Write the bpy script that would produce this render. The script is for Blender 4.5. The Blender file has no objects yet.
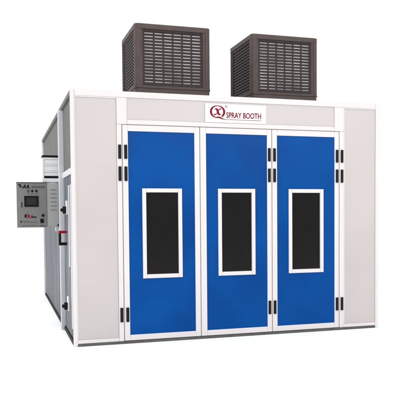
import bpy, bmesh, math, random
from mathutils import Vector, Matrix
random.seed(4)
S = bpy.context.scene
COL = S.collection
R = math.radians
W, D, H = 4.434, 6.26, 3.30

# ------------------------------------------------------------------ materials
def mat(name, col, rough=.4, metal=0., spec=.5, coat=0., coat_rough=.1, var=.0, vscale=3., bump=0., bscale=6., stretch=(1, 1, 1), rvar=0., col2=None, detail=6):
    m = bpy.data.materials.new(name); m.use_nodes = True
    nt = m.node_tree; b = nt.nodes['Principled BSDF']
    b.inputs['Base Color'].default_value = (*col, 1)
    b.inputs['Roughness'].default_value = rough
    b.inputs['Metallic'].default_value = metal
    b.inputs['Specular IOR Level'].default_value = spec
    b.inputs['Coat Weight'].default_value = coat
    b.inputs['Coat Roughness'].default_value = coat_rough
    tc = nt.nodes.new('ShaderNodeTexCoord')
    mp = nt.nodes.new('ShaderNodeMapping'); mp.inputs['Scale'].default_value = stretch
    nt.links.new(tc.outputs['Object'], mp.inputs['Vector'])
    oi = nt.nodes.new('ShaderNodeObjectInfo'); mu = nt.nodes.new('ShaderNodeMath'); mu.operation = 'MULTIPLY'; mu.inputs[1].default_value = 37
    nt.links.new(oi.outputs['Random'], mu.inputs[0]); nt.links.new(mu.outputs[0], mp.inputs['Location'])   # no two copies share the same wear or streaks
    n = nt.nodes.new('ShaderNodeTexNoise'); n.inputs['Scale'].default_value = vscale
    n.inputs['Detail'].default_value = detail; n.inputs['Roughness'].default_value = .6
    nt.links.new(mp.outputs[0], n.inputs['Vector'])
    rp = nt.nodes.new('ShaderNodeValToRGB')
    rp.color_ramp.elements[0].position = .3; rp.color_ramp.elements[1].position = .7
    a = col2 if col2 else tuple(c * (1 - var) for c in col)
    rp.color_ramp.elements[0].color = (*a, 1); rp.color_ramp.elements[1].color = (*col, 1)
    nt.links.new(n.outputs['Fac'], rp.inputs['Fac'])
    if var or col2: nt.links.new(rp.outputs[0], b.inputs['Base Color'])
    if rvar:
        mr = nt.nodes.new('ShaderNodeMapRange')
        mr.inputs['From Min'].default_value = .3; mr.inputs['From Max'].default_value = .7
        mr.inputs['To Min'].default_value = max(.02, rough - rvar); mr.inputs['To Max'].default_value = rough + rvar
        nt.links.new(n.outputs['Fac'], mr.inputs['Value']); nt.links.new(mr.outputs[0], b.inputs['Roughness'])
    if bump:
        n2 = nt.nodes.new('ShaderNodeTexNoise'); n2.inputs['Scale'].default_value = bscale; n2.inputs['Detail'].default_value = 2
        nt.links.new(mp.outputs[0], n2.inputs['Vector'])
        bp = nt.nodes.new('ShaderNodeBump'); bp.inputs['Strength'].default_value = bump; bp.inputs['Distance'].default_value = .02
        nt.links.new(n2.outputs['Fac'], bp.inputs['Height']); nt.links.new(bp.outputs[0], b.inputs['Normal'])
    return m

M = {}
M['white'] = mat('white_frame_paint', (.635, .605, .607), .42, spec=.3, var=.04, vscale=2, bump=.04)
M['panel'] = mat('offwhite_panel_paint', (.475, .440, .438), .30, spec=.45, var=.07, vscale=.9, detail=2, bump=.10, bscale=1.6, rvar=.08)
M['blue'] = mat('blue_door_paint', (.0001, .064, .275), .30, spec=.058, col2=(.0001, .043, .205), vscale=1.0, detail=2, bump=.14, bscale=1.6, rvar=.08)
M['glass'] = mat('dark_window_glass', (.006, .005, .005), .14, spec=.13, var=.3, vscale=6, bump=.03, bscale=3)
M['black'] = mat('black_hinge_metal', (.006, .005, .006), .6, spec=.2, var=.3, vscale=30)
M['sill'] = mat('grey_sill_metal', (.10, .10, .10), .5, metal=.3, var=.4, vscale=5)
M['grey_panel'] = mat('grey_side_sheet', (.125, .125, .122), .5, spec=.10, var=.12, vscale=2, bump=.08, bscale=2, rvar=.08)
M['blue_grey'] = mat('reflection_streaked_sheet', (.225, .242, .275), .52, spec=.08, col2=(.045, .05, .06), vscale=1.7, stretch=(1, 2.4, .35), bump=.1, bscale=3, rvar=.08)  # stretched dark streaks put glossy reflections into the sheet colour
M['alu'] = mat('pale_aluminium_paint', (.62, .64, .67), .35, var=.08, vscale=4)
M['side_white'] = mat('white_latch_plate_and_reflections', (.78, .79, .82), .35, var=.06, vscale=4)
M['roof'] = mat('roof_sheet', (.5, .49, .48), .5, var=.1)
M['red'] = mat('red_plastic', (.33, .008, .025), .55, spec=.12, var=.1)
M['cab'] = mat('grey_cabinet_paint', (.205, .205, .20), .5, spec=.2, var=.10, vscale=9, bump=.05, bscale=20)
M['cab_side'] = mat('pale_grey_cabinet_paint', (.37, .37, .365), .42, var=.06, vscale=9)
M['ink'] = mat('black_ink', (.008, .008, .010), .6, spec=.1, var=.2)
M['grey_ink'] = mat('grey_ink', (.09, .09, .10), .5, var=.2)
M['screen'] = mat('screen_glass', (.022, .023, .022), .3, spec=.15, var=.3, vscale=40)
M['brown'] = mat('brown_cooler_plastic', (.080, .058, .054), .5, spec=.25, col2=(.058, .042, .040), vscale=7, bump=.1, bscale=30)
M['brown_d'] = mat('brown_grille_plastic', (.034, .026, .025), .5, spec=.2, var=.25, vscale=9)
M['pad_lit'] = mat('lit_cooling_pad', (.88, .83, .86), .8, col2=(.26, .23, .24), vscale=2.6, stretch=(1, 1, 1))  # light in the front slots put into the colour, damp blotches over it
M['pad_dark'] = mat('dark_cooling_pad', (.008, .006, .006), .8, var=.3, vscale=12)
M['signwhite'] = mat('sign_white_plastic', (.86, .86, .86), .35, var=.01)
M['signred'] = mat('sign_red_ink', (.22, .004, .014), .6, spec=.1, var=.08, vscale=30)
M['seal'] = mat('grey_door_seal', (.26, .25, .25), .7, spec=.1, var=.1)
M['floor'] = mat('white_studio_floor', (.93, .93, .93), .7, spec=.2, var=.005, vscale=.6)

# ------------------------------------------------------------------ mesh helpers
def box(bm, x0, x1, y0, y1, z0, z1, bev=0.):
    t = bmesh.new()
    r = bmesh.ops.create_cube(t, size=1)
    for v in t.verts:
        v.co = Vector(((x0 + x1) / 2 + v.co.x * (x1 - x0), (y0 + y1) / 2 + v.co.y * (y1 - y0), (z0 + z1) / 2 + v.co.z * (z1 - z0)))
    if bev: bmesh.ops.bevel(t, geom=t.edges[:], offset=bev, segments=2, affect='EDGES', profile=.6)
    me = bpy.data.meshes.new('tmp'); t.to_mesh(me); t.free(); bm.from_mesh(me); bpy.data.meshes.remove(me)
def cyl(bm, p, q, r, n=20, r2=None):
    p, q = Vector(p), Vector(q); d = q - p
    t = bmesh.new()
    bmesh.ops.create_cone(t, cap_ends=True, segments=n, radius1=r, radius2=r if r2 is None else r2, depth=d.length)
    t.transform(Matrix.Translation((p + q) / 2) @ d.to_track_quat('Z', 'Y').to_matrix().to_4x4())
    me = bpy.data.meshes.new('tmp'); t.to_mesh(me); t.free(); bm.from_mesh(me); bpy.data.meshes.remove(me)
def obj(name, bm, m, parent=None, smooth=False):
    me = bpy.data.meshes.new(name); bmesh.ops.recalc_face_normals(bm, faces=bm.faces[:]); bm.to_mesh(me); bm.free()
    me.materials.append(m)
    if smooth:
        for p in me.polygons: p.use_smooth = True
    o = bpy.data.objects.new(name, me); COL.objects.link(o)
    if parent: o.parent = parent
    return o
def part(name, m, parent, *boxes, bev=.003):
    bm = bmesh.new()
    for b in boxes: box(bm, *b, bev)
    return obj(name, bm, m, parent)
def ring(x0, x1, z0, z1, t, y0, y1, tb=None, tt=None, tl=None, tr=None):
    tb = t if tb is None else tb; tt = t if tt is None else tt
    tl = t if tl is None else tl; tr = t if tr is None else tr
    return [(x0, x0 + tl, y0, y1, z0, z1), (x1 - tr, x1, y0, y1, z0, z1),
            (x0 + tl, x1 - tr, y0, y1, z0, z0 + tb), (x0 + tl, x1 - tr, y0, y1, z1 - tt, z1)]
def thing(name, label, cat, loc=(0, 0, 0), group=None):
    o = bpy.data.objects.new(name, None); COL.objects.link(o); o.location = loc
    o['label'] = label; o['category'] = cat
    if group: o['group'] = group
    return o

# ------------------------------------------------------------------ setting
bm = bmesh.new()
bmesh.ops.create_grid(bm, x_segments=4, y_segments=4, size=400)
fl = obj('floor', bm, M['floor']); fl['kind'] = 'structure'

# ------------------------------------------------------------------ booth
B = thing('spray_booth', 'large white walk-in spray painting booth with three blue folding doors', 'spray booth')
FT = .05                                                     # thickness of the front wall
part('base_frame', M['sill'], B, (.054, W - .054, -.004, .05, 0, .034), (.036, W - .004, D - .05, D - .004, 0, .034),
      (W - .06, W - .004, .056, D - .05, 0, .034), bev=.004)
part('base_frame', M['black'], B, (.004, .062, .056, 1.428, 0, .0555), (.004, .062, 1.532, D - .071, 0, .0345), bev=.004)
part('corner_post', M['white'], B, (0, .052, 0, .055, .002, H), bev=.006)
part('corner_post', M['white'], B, (W - .052, W, 0, .055, .002, H), bev=.006)
part('corner_post', M['alu'], B, (-.004, .06, D - .07, D, .034, H - .01), bev=.006)
part('corner_post', M['white'], B, (W - .06, W, D - .06, D, .034, H), bev=.006)
part('top_rail', M['white'], B, (.053, W - .053, 0, .055, 3.222, H), bev=.006)
# left and right white wall panels of the front, each held in a lighter frame
for x0, x1 in ((.053, .585), (3.868, W - .053)):
    part('wall_panel', M['panel'], B, (x0 + .012, x1 - .001, .010, FT, .085, 3.205), bev=.002)
    part('panel_frame', M['white'], B, (x0, x1, .002, FT, .036, .084), (x0, x0 + .011, .002, FT, .085, 3.205), (x0, x1, .002, FT, 3.206, 3.221), bev=.004)
# posts either side of the doors
part('door_post', M['white'], B, (.586, .650, 0, .055, .036, 2.876), (.586, .722, 0, .055, 2.877, 3.221), bev=.006)
part('door_post', M['white'], B, (3.796, 3.867, 0, .055, .036, 2.876), (3.716, 3.867, 0, .055, 2.877, 3.221), bev=.006)
part('header_rail', M['white'], B, (.723, 3.715, 0, .055, 2.878, 2.938), bev=.006)
part('header_panel', M['panel'], B, (.723, 3.715, .010, FT, 2.939, 3.221), bev=.002)
for a, b_ in ((.651, .659), (1.702, 1.710), (2.744, 2.752), (3.787, 3.795)): part('door_seal', M['seal'], B, (a, b_, .007, .03, .04, 2.876), bev=0)
part('door_seal', M['seal'], B, (.66, 3.786, .007, .03, 2.8685, 2.8775), bev=0)
part('lining', M['ink'], B, (.60, 3.85, .058, .075, .036, 3.2), bev=0)

def hinge(xc, z0, z1, door):
    for s in (-1, 1):                                        # the two leaves of one hinge
        a = xc + s * .0585; b_ = xc + s * .0195
        part('hinge_leaf', M['black'], door, (min(a, b_), max(a, b_), -.013, .004, z0, z1), bev=.005)
HZ = ((2.428, 2.610), (2.140, 2.328), (.289, .478))
doors = [(.660, 1.701, .732, 1.630, 1.1815), (1.711, 2.743, 1.793, 2.676, 2.227), (2.753, 3.786, 2.826, 3.717, 3.2695)]
for i, (x0, x1, b0, b1, wc) in enumerate(doors):
    d = part('door', M['white'], B, *ring(x0, x1, .040, 2.868, 0, 0, .045, tb=.074, tt=.078, tl=b0 - x0, tr=x1 - b1), bev=.005)
    # blue leaf with an opening for the window
    w0, w1, z0, z1 = wc - .262, wc + .262, .865, 2.035
    bm = bmesh.new()
    box(bm, b0, w0, .008, .036, .114, 2.790); box(bm, w1, b1, .008, .036, .114, 2.790)
    box(bm, w0, w1, .008, .036, .114, z0); box(bm, w0, w1, .008, .036, z1, 2.790)
    bmesh.ops.remove_doubles(bm, verts=bm.verts[:], dist=1e-5)
    obj('door_panel', bm, M['blue'], d)
    part('window_frame', M['white'], d, *ring(wc - .27, wc + .27, .855, 2.045, .053, -.008, .0375), bev=.006)
    part('window_pane', M['glass'], d, (wc - .2165, wc + .2165, .014, .022, .909, 1.991), bev=0)
    if i == 0:
        for a, b_ in HZ: hinge(.6625, a, b_, d)
    if i == 1:
        for a, b_ in HZ: hinge(2.748, a, b_, d)
    if i == 2:
        for a, b_ in HZ: hinge(3.795, a, b_, d)

# left side wall: personnel door bay, mullion, back bays
XS = .030
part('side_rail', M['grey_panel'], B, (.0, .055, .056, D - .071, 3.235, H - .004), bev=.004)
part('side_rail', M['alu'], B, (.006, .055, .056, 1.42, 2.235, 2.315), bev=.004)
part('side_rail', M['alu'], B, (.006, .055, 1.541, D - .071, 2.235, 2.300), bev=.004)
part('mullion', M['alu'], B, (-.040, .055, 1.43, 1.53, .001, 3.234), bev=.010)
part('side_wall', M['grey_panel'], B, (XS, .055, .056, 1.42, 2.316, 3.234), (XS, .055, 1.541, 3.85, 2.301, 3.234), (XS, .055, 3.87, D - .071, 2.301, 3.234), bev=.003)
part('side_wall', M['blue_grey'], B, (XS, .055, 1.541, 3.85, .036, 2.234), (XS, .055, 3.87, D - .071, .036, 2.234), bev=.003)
part('side_wall', M['ink'], B, (.056, .07, .056, D - .08, .036, 3.2), bev=0)
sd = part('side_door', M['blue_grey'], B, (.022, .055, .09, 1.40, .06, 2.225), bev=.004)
part('reflection_strip', M['side_white'], sd, (.004, .021, .20, .26, .2, 2.1), (.004, .021, .48, .53, 1.0, 2.1), bev=.004)  # pale wall reflections built as two added white strips
h = part('handle', M['black'], sd, (-.088, -.056, 1.01, 1.08, 1.270, 1.44), (-.0555, .021, 1.01, 1.08, 1.270, 1.312), bev=.008)
part('handle_grip', M['red'], h, (-.088, .021, 1.01, 1.08, 1.4405, 1.478), bev=.008)
for z in (1.77, .43):
    l = part('latch', M['black'], sd, (-.045, .0, .80, .855, z - .05, z + .05), (-.075, -.0455, .80, .855, z - .022, z + .022), bev=.006)
    part('latch_plate', M['side_white'], l, (.0005, .0215, .74, .92, z - .06, z + .13), bev=.004)
# wall reflections above the control cabinet, built as an added white slatted box
v = part('reflection_box', M['side_white'], B, (-.235, .028, 2.030, 2.25, 2.209, 2.268), (-.235, .028, 2.030, 2.25, 2.362, 2.382), (-.235, .028, 2.030, 2.25, 2.462, 2.484), (-.235, .028, 2.030, 2.25, 2.560, 2.590),
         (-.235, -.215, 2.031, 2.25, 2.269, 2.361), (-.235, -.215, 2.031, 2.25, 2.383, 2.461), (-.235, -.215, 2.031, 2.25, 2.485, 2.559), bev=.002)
part('reflection_slat', M['signwhite'], v, (-.2145, .028, 2.045, 2.075, 2.385, 2.459), (-.2145, .028, 2.045, 2.075, 2.487, 2.557), bev=.003)
part('reflection_slat', M['ink'], v, (-.2145, .028, 2.034, 2.075, 2.270, 2.303), bev=.003)
part('reflection_slat', M['signwhite'], v, (-.2145, .028, 2.045, 2.075, 2.306, 2.358), bev=.003)
part('reflection_cap', M['ink'], v, (-.240, .028, 2.022, 2.26, 2.591, 2.622), bev=.003)
# other walls and roof
part('side_wall', M['panel'], B, (W - .055, W - .004, .056, D - .061, .036, H - .01), bev=.004)
part('rear_wall', M['panel'], B, (.061, W - .061, D - .055, D - .004, .036, H - .01), bev=.004)
part('roof', M['roof'], B, (.056, W - .056, .056, D - .056, H - .06, H - .012), bev=.004)

# ------------------------------------------------------------------ sign
SG = part('sign', M['signwhite'], None, (1.783, 2.661, -.006, .009, 2.941, 3.193), bev=.003)
SG['label'] = 'white rectangular sign with dark red round logo and lettering above the middle blue door'
SG['category'] = 'sign'
def flat(bm, pts, y0=-.0085, y1=-.0063):
    vs = [bm.verts.new((x, y0, z)) for x, z in pts]; f = bm.faces.new(vs)
    e = bmesh.ops.extrude_face_region(bm, geom=[f])
    for g in e['geom']:
        if isinstance(g, bmesh.types.BMVert): g.co.y = y1
def strip(bm, cl, ws, y0=-.0085, y1=-.0063):
    n = len(cl); L, Rr = [], []
    for i, (x, z) in enumerate(cl):
        a = Vector(cl[max(0, i - 1)]); b_ = Vector(cl[min(n - 1, i + 1)]); t = (b_ - a).normalized(); nn = Vector((-t.y, t.x))
        w = ws[i] if isinstance(ws, (list, tuple)) else ws
        L.append(Vector((x, z)) + nn * w / 2); Rr.append(Vector((x, z)) - nn * w / 2)
    A = [bm.verts.new((p.x, y0, p.y)) for p in L]; Bv = [bm.verts.new((p.x, y0, p.y)) for p in Rr]
    A2 = [bm.verts.new((p.x, y1, p.y)) for p in L]; B2 = [bm.verts.new((p.x, y1, p.y)) for p in Rr]
    for i in range(n - 1):
        bm.faces.new((A[i], A[i + 1], Bv[i + 1], Bv[i])); bm.faces.new((A2[i], A2[i + 1], B2[i + 1], B2[i]))
        bm.faces.new((A[i], A[i + 1], A2[i + 1], A2[i])); bm.faces.new((Bv[i], Bv[i + 1], B2[i + 1], B2[i]))
    bm.faces.new((A[0], Bv[0], B2[0], A2[0])); bm.faces.new((A[-1], Bv[-1], B2[-1], A2[-1]))
def bez(p, n=14):
    out = []
    for i in range(n + 1):
        t = i / n; u = 1 - t
        out.append((u**3 * p[0][0] + 3 * u * u * t * p[1][0] + 3 * u * t * t * p[2][0] + t**3 * p[3][0],
                    u**3 * p[0][1] + 3 * u * u * t * p[1][1] + 3 * u * t * t * p[2][1] + t**3 * p[3][1]))
    return out
def taper(n, a, b_, c): return [a + (b_ - a) * math.sin(math.pi * i / (n - 1)) if c == 0 else a + (b_ - a) * i / (n - 1) for i in range(n)]
def text_bm(txt, x0, x1, z0, z1, y, off=0.):
    cu = bpy.data.curves.new('lettering', 'FONT'); cu.body = txt; cu.extrude = .0; cu.offset = off
    o = bpy.data.objects.new('lettering', cu); COL.objects.link(o)
    dg = bpy.context.evaluated_depsgraph_get(); me = bpy.data.meshes.new_from_object(o.evaluated_get(dg))
    bpy.data.objects.remove(o); bpy.data.curves.remove(cu)
    bm = bmesh.new(); bm.from_mesh(me); bpy.data.meshes.remove(me)
    xs = [v.co.x for v in bm.verts]; ys = [v.co.y for v in bm.verts]
    ax, bx, ay, by = min(xs), max(xs), min(ys), max(ys)
    for v in bm.verts:
        X, Z = v.co.x, v.co.y
        v.co = Vector((x0 + (X - ax) / (bx - ax) * (x1 - x0), y, z0 + (Z - ay) / (by - ay) * (z1 - z0)))
    e = bmesh.ops.extrude_face_region(bm, geom=bm.faces[:])
    for g in e['geom']:
        if isinstance(g, bmesh.types.BMVert): g.co.y += .002
    return bm
# round emblem: open ring with heavy sides, curled x, tail running out into the underline
bm = bmesh.new()
cx, cz = 1.958, 3.085
N = 64
pts, ws = [], []
for i in range(N + 1):
    a = R(-62 - 350 * i / N)
    pts.append((cx + .094 * math.cos(a), cz + .080 * math.sin(a))); ws.append(.010 + .020 * abs(math.cos(a))**1.5)
strip(bm, pts, ws)
t = bez([(1.935, 3.012), (1.985, 3.024), (2.000, 2.990), (2.075, 2.985)]); strip(bm, t, [.004 + .016 * math.sin(math.pi * min(1, i / 14 * 1.05)) if i < 13 else .006 for i in range(15)], -.0092, -.0064)
strip(bm, [(2.070, 2.985), (2.588, 2.984)], .006)
strip(bm, bez([(1.912, 3.112), (1.935, 3.140), (1.955, 3.118), (1.962, 3.085)]) + bez([(1.962, 3.085), (1.970, 3.045), (1.990, 3.035), (2.008, 3.062)])[1:], [.006 + .026 * math.sin(math.pi * i / 28)**1.2 for i in range(29)])
strip(bm, bez([(2.006, 3.118), (1.990, 3.135), (1.975, 3.110), (1.960, 3.086)]) + bez([(1.960, 3.086), (1.945, 3.058), (1.925, 3.030), (1.908, 3.054)])[1:], [.013 + .005 * math.cos(math.pi * i / 14) for i in range(29)], -.0095, -.0065)
a = [(2.079 + .016 * math.cos(R(k * 15)), 3.160 + .016 * math.sin(R(k * 15))) for k in range(25)]
strip(bm, a, .004)
obj('logo', bm, M['signred'], SG)
obj('registered_mark', text_bm('R', 2.072, 2.086, 3.152, 3.168, -.0085), M['signred'], SG)
obj('lettering', text_bm('SPRAY BOOTH', 2.082, 2.588, 3.006, 3.084, -.0085, .020), M['signred'], SG)

# ------------------------------------------------------------------ control cabinet
CY = 2.0
K = thing('control_cabinet', 'grey electrical control cabinet with dark screen on the left side wall', 'control cabinet', (-.30, CY, 1.51))
def cp(name, m, parent, *bs, bev=.003, oy=0):
    bm = bmesh.new()
    for b_ in bs: box(bm, b_[0] + .30, b_[1] + .30, b_[2], b_[3], b_[4] - 1.51, b_[5] - 1.51, bev)
    return obj(name, bm, m, parent)
body = cp('body', M['cab_side'], K, (-.622, .004, .02, .27, 1.515, 2.195), bev=.006)
cp('rain_lip', M['grey_ink'], K, (-.630, -.185, -.012, .27, 2.196, 2.206), bev=.002)
cp('bracket', M['alu'], K, (-.05, .0285, .06, .22, 1.45, 1.514), bev=.004)
dr = cp('door', M['cab'], K, (-.628, -.188, -.004, .019, 1.512, 2.195), bev=.005)
vp = cp('vent_panel', M['cab_side'], K, (-.176, -.004, .004, .0195, 1.525, 2.185), bev=.004)
for k in range(6): cp('vent_slot', M['grey_ink'], vp, (-.125, -.035, .001, .0035, 2.085 - k * .062, 2.093 - k * .062), bev=0)
cp('lock', M['ink'], vp, (-.030, -.010, -.008, .0035, 1.528, 1.556), bev=.004)
px = lambda x: -.628 + (x - 16.6) * .0150
pz = lambda y: 2.198 - (y - 182.8) * .0155
def mark(name, m, parent, *rects, y0=-.0062, y1=-.0042):
    bm = bmesh.new()
    for x0, ya, x1, yb in rects: box(bm, px(x0) + .30, px(x1) + .30, y0, y1, pz(yb) - 1.51, pz(ya) - 1.51)
    return obj(name, bm, m, parent)
sc = mark('screen', M['ink'], dr, (24, 196, 38, 206.6), y0=-.014)
mark('display', M['screen'], sc, (26, 197.6, 36.2, 204.8), y0=-.0155, y1=-.0142)
def poly(name, m, *p):
    bm = bmesh.new(); flat(bm, [(px(x) + .30, pz(y) - 1.51) for x, y in p], -.0062, -.0042); return obj(name, bm, M[m], dr)
poly('emblem', 'ink', (17.6, 184.6), (21.4, 184.2), (20.4, 185.6), (22.6, 187.2), (19.8, 187.6), (19.4, 186.0))
poly('letter', 'ink', (22.2, 188.4), (24.4, 184.9), (25.4, 184.9), (25.9, 188.4), (24.8, 188.4), (24.4, 187.0), (23.6, 188.4))
poly('letter', 'ink', (26.2, 188.4), (27.4, 184.9), (28.4, 184.9), (29.4, 188.4), (28.3, 188.4), (27.7, 187.0), (27.3, 188.4))
mark('title_strip', M['grey_ink'], dr, (31.2, 186.0, 44.4, 188.2))
for x, m in ((28, 'brown'), (32, 'ink'), (36, 'ink')):
    bm = bmesh.new(); c = (px(x) + .30, 0, pz(191) - 1.51)
    cyl(bm, (c[0], -.004, c[2]), (c[0], -.018, c[2]), .018, 18, .015); obj('button', bm, M[m], dr)
for x in (28, 32, 36): mark('caption', M['grey_ink'], dr, (x - 1.3, 193.2, x + 1.3, 193.7))
mark('key_lock', M['ink'], dr, (21.1, 202, 21.9, 207.2), y0=-.012)
poly('emblem', 'ink', (24, 214.3), (26, 213.8), (26, 217.4), (24, 217.1)); poly('emblem', 'ink', (30.6, 215.6), (32, 215.1), (32, 217.6), (30.6, 217.6)); poly('emblem', 'ink', (32.4, 216.2), (35.6, 216.2), (35.6, 217.4), (32.4, 217.4))
poly('emblem', 'red', (26.4, 214), (27.8, 213.2), (28.4, 215.2), (30.4, 214.6), (29, 216.4), (30, 218.4), (28, 217.3), (26.4, 218.6), (27, 216.4))
for x, y, r in ((42.2, 215.2, .022), (20.6, 221.2, .012)):
    bm = bmesh.new(); c = (px(x) + .30, 0, pz(y) - 1.51); cyl(bm, (c[0], -.004, c[2]), (c[0], -.022, c[2]), r, 18, r * .85); obj('knob', bm, M['ink'], dr)
for c in ((22.4, 220.6, 28, 221.0), (23, 221.6, 36, 222.1), (21, 225, 36, 225.5), (38.5, 225, 44, 226.3)): mark('caption', M['grey_ink'], dr, c)
mark('socket', M['ink'], dr, (39.4, 218.6, 42.8, 222.6), y0=-.012)

# ------------------------------------------------------------------ evaporative coolers
def grille_bm(half, y, n_col=6, n_row=16, x0=-.43, x1=.43, z0=.345, z1=1.10):
    """one louvred face in local coordinates, facing -Y at distance y from the centre"""
    bm = bmesh.new()
    f = .03
    for b_ in ring(x0 - f, x1 + f, z0 - f, z1 + f, f, y - .012, y + .02): box(bm, *b_, .006)
    cw = (x1 - x0) / n_col; rh = (z1 - z0) / n_row
    for c in range(1, n_col): box(bm, x0 + c * cw - .010, x0 + c * cw + .010, y - .002, y + .02, z0, z1)
    for r_ in range(n_row + 1):
        zz = z0 + r_ * rh
        lo, hi = max(z0, zz - .0145), min(z1, zz + .0145)
        for c in range(n_col):
            a = x0 + c * cw + (.010 if c else 0); b_ = x0 + (c + 1) * cw - (.010 if c < n_col - 1 else 0)
            v = [bm.verts.new(p) for p in ((a, y - .004, lo), (b_, y - .004, lo), (b_, y - .004, hi), (a, y - .004, hi),
                                           (a, y + .014, lo), (b_, y + .014, lo), (b_, y + .014, hi), (a, y + .014, hi))]
            for q in ((0, 1, 2, 3), (4, 5, 6, 7), (0, 1, 5, 4), (2, 3, 7, 6), (0, 3, 7, 4), (1, 2, 6, 5)): bm.faces.new([v[k] for k in q])
    return bm
def spin(bm, k): bm.transform(Matrix.Rotation(math.pi / 2 * k, 4, 'Z')); return bm
def make_cooler(label, loc):
    c = thing('air_cooler', label, 'air cooler', loc, 'air coolers on the booth roof')
    hw, top = .575, 1.21
    for sx in (-1, 1):
        for sy in (-1, 1):                                   # rounded corner columns
            t = bmesh.new(); n = 8; r = .05; a0 = .50
            ps = [(a0, a0), (a0, hw)] + [(hw - r + r * math.cos(R(90 - 90 * k / n)), hw - r + r * math.sin(R(90 - 90 * k / n))) for k in range(n + 1)] + [(hw, a0)]
            vs = [t.verts.new((x * sx, y * sy, .301)) for x, y in ps]; fc = t.faces.new(vs)
            e = bmesh.ops.extrude_face_region(t, geom=[fc])
            for g in e['geom']:
                if isinstance(g, bmesh.types.BMVert): g.co.z = 1.135
            obj('corner_column', t, M['brown'], c)
    def slab(z0, z1, w, inset, r):
        bm = bmesh.new(); n = 8
        for z, ww in ((z0, w), (z1 - inset * .6, w), (z1, w - inset)):
            for q in range(4):
                for k in range(n + 1):
                    a = R(90 * q + 90 * k / n); ox = (ww - r) * (1 if q in (0, 3) else -1); oy = (ww - r) * (1 if q in (0, 1) else -1)
                    bm.verts.new((ox + r * math.cos(a), oy + r * math.sin(a), z))
        bm.verts.ensure_lookup_table(); m = 4 * (n + 1)
        for l in range(2):
            for k in range(m): bm.faces.new([bm.verts[l * m + k], bm.verts[l * m + (k + 1) % m], bm.verts[(l + 1) * m + (k + 1) % m], bm.verts[(l + 1) * m + k]])
        bm.faces.new([bm.verts[k] for k in range(m)]); bm.faces.new([bm.verts[2 * m + k] for k in range(m)])
        return bm
    obj('top_cover', slab(1.136, top, hw + .001, .012, .05), M['brown'], c)
    obj('water_tray', slab(.040, .272, hw - .004, .006, .055), M['brown'], c)
    obj('tray_rim', slab(.273, .300, hw + .006, .006, .055), M['brown'], c)
    for y in (-.42, .36): part('stand', M['sill'], c, (-.42, .42, y, y + .06, 0, .039), bev=.004)
    part('core', M['pad_dark'], c, (-.49, .49, -.49, .49, .301, 1.13), bev=0)
    for k in range(4):
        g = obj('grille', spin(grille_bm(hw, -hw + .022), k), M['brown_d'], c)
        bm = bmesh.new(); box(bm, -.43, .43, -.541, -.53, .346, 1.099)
        obj('cooling_pad', spin(bm, k), M['pad_lit'] if k == 0 else M['pad_dark'], g)  # front pad paler than the others: slot brightness is in its colour
        bm = bmesh.new(); 
        for b_ in ring(-.4995, .4995, .3005, 1.1355, .05, -hw + .008, -hw + .07, tb=.014, tt=.005, tl=.039, tr=.039):
            box(bm, *b_)
        obj('side_panel', spin(bm, k), M['brown'], c)
    return c
ZR = H - .012
c1 = make_cooler('brown louvred air cooler on the booth roof, standing behind the left blue door', (1.045 + .575, 1.10 + .575, ZR))
c2 = bpy.data.objects.new('air_cooler', None)
def copy_tree(o, parent=None):
    n = o.copy(); COL.objects.link(n)
    if parent: n.parent = parent
    for ch in list(o.children): copy_tree(ch, n)
    return n
bpy.data.objects.remove(c2)
c2 = copy_tree(c1); c2.location = (2.864 + .56, 1.09 + .56, ZR); c2.scale = (.975, .93, .985)
c2['label'] = 'brown louvred air cooler on the booth roof, standing behind the right blue door'

# ------------------------------------------------------------------ light
w = bpy.data.worlds.new('World'); S.world = w; w.use_nodes = True
nt = w.node_tree; bg = nt.nodes['Background']
tc = nt.nodes.new('ShaderNodeTexCoord'); sx = nt.nodes.new('ShaderNodeSeparateXYZ'); nt.links.new(tc.outputs['Generated'], sx.inputs[0])
mr = nt.nodes.new('ShaderNodeMapRange'); mr.interpolation_type = 'SMOOTHSTEP'
mr.inputs['From Min'].default_value = -.95; mr.inputs['From Max'].default_value = -.15
mr.inputs['To Min'].default_value = .55; mr.inputs['To Max'].default_value = 1.0  # dimmer left side added to leave the left walls in shade
nt.links.new(sx.outputs['X'], mr.inputs['Value'])
mz = nt.nodes.new('ShaderNodeMapRange'); mz.interpolation_type = 'SMOOTHSTEP'          # unseen brightness added overhead, keeps the far floor white
mz.inputs['From Min'].default_value = .45; mz.inputs['From Max'].default_value = .95
mz.inputs['To Min'].default_value = 0; mz.inputs['To Max'].default_value = .75
nt.links.new(sx.outputs['Z'], mz.inputs['Value'])
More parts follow.
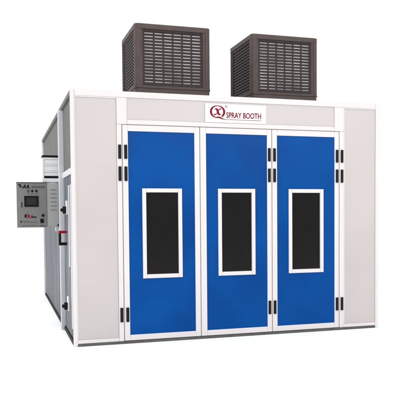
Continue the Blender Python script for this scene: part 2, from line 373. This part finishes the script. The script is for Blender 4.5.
ad = nt.nodes.new('ShaderNodeMath'); ad.operation = 'ADD'; nt.links.new(mr.outputs[0], ad.inputs[0]); nt.links.new(mz.outputs[0], ad.inputs[1])
bg.inputs['Color'].default_value = (1, 1, 1, 1)
nt.links.new(ad.outputs[0], bg.inputs['Strength'])

def area(name, loc, target, sx, sy, power, col=(1, 1, 1)):
    l = bpy.data.lights.new(name, 'AREA'); l.shape = 'RECTANGLE'; l.size = sx; l.size_y = sy; l.energy = power; l.color = col
    o = bpy.data.objects.new(name, l); COL.objects.link(o); o.location = loc
    o.rotation_euler = (Vector(target) - Vector(loc)).to_track_quat('-Z', 'Y').to_euler()
    return o
area('added_overhead_fill', (2.5, -4.5, 11), (2.2, -2.5, 0), 9, 5, 260, (1, .985, .98))  # added lamp, whitens the floor in front of the booth
area('added_overhead_fill', (-4.2, 2, 8), (-3.2, 2.2, 0), 3, 10, 420, (1, 1, 1))  # added lamp, whitens the floor left of the booth
area('added_sheen_fill', (6.5, -14, 5.2), (2.2, 0, 2.2), 11, 3.2, 420, (1, .985, .98))  # added lamp, its reflection gives the upper doors a sheen
# ------------------------------------------------------------------ camera
q = [-0.86645950, -9.05840091, 1.70928009, 0.314727247, -0.0433731295, -0.00678315194, 694.681043, 227.062589, 243.457076]
yaw, pitch, roll = q[3:6]
f = Vector((math.sin(yaw) * math.cos(pitch), math.cos(yaw) * math.cos(pitch), math.sin(pitch)))
r = Vector((math.cos(yaw), -math.sin(yaw), 0)); u = r.cross(f)
r2 = math.cos(roll) * r + math.sin(roll) * u; u2 = -math.sin(roll) * r + math.cos(roll) * u
cam = bpy.data.cameras.new('camera'); co = bpy.data.objects.new('camera', cam); COL.objects.link(co)
mw = Matrix((r2, u2, -f)).transposed().to_4x4(); mw.translation = Vector(q[:3]); co.matrix_world = mw
cam.sensor_width = 36; cam.lens = 36 * q[6] / 400; cam.shift_x = (200 - q[7]) / 400; cam.shift_y = (q[8] - 200) / 400
cam.clip_end = 2000
S.camera = co
S.view_settings.view_transform = 'Standard'; S.view_settings.look = 'None'
S.view_settings.exposure = .05; S.view_settings.gamma = 1
S.cycles.use_denoising = True
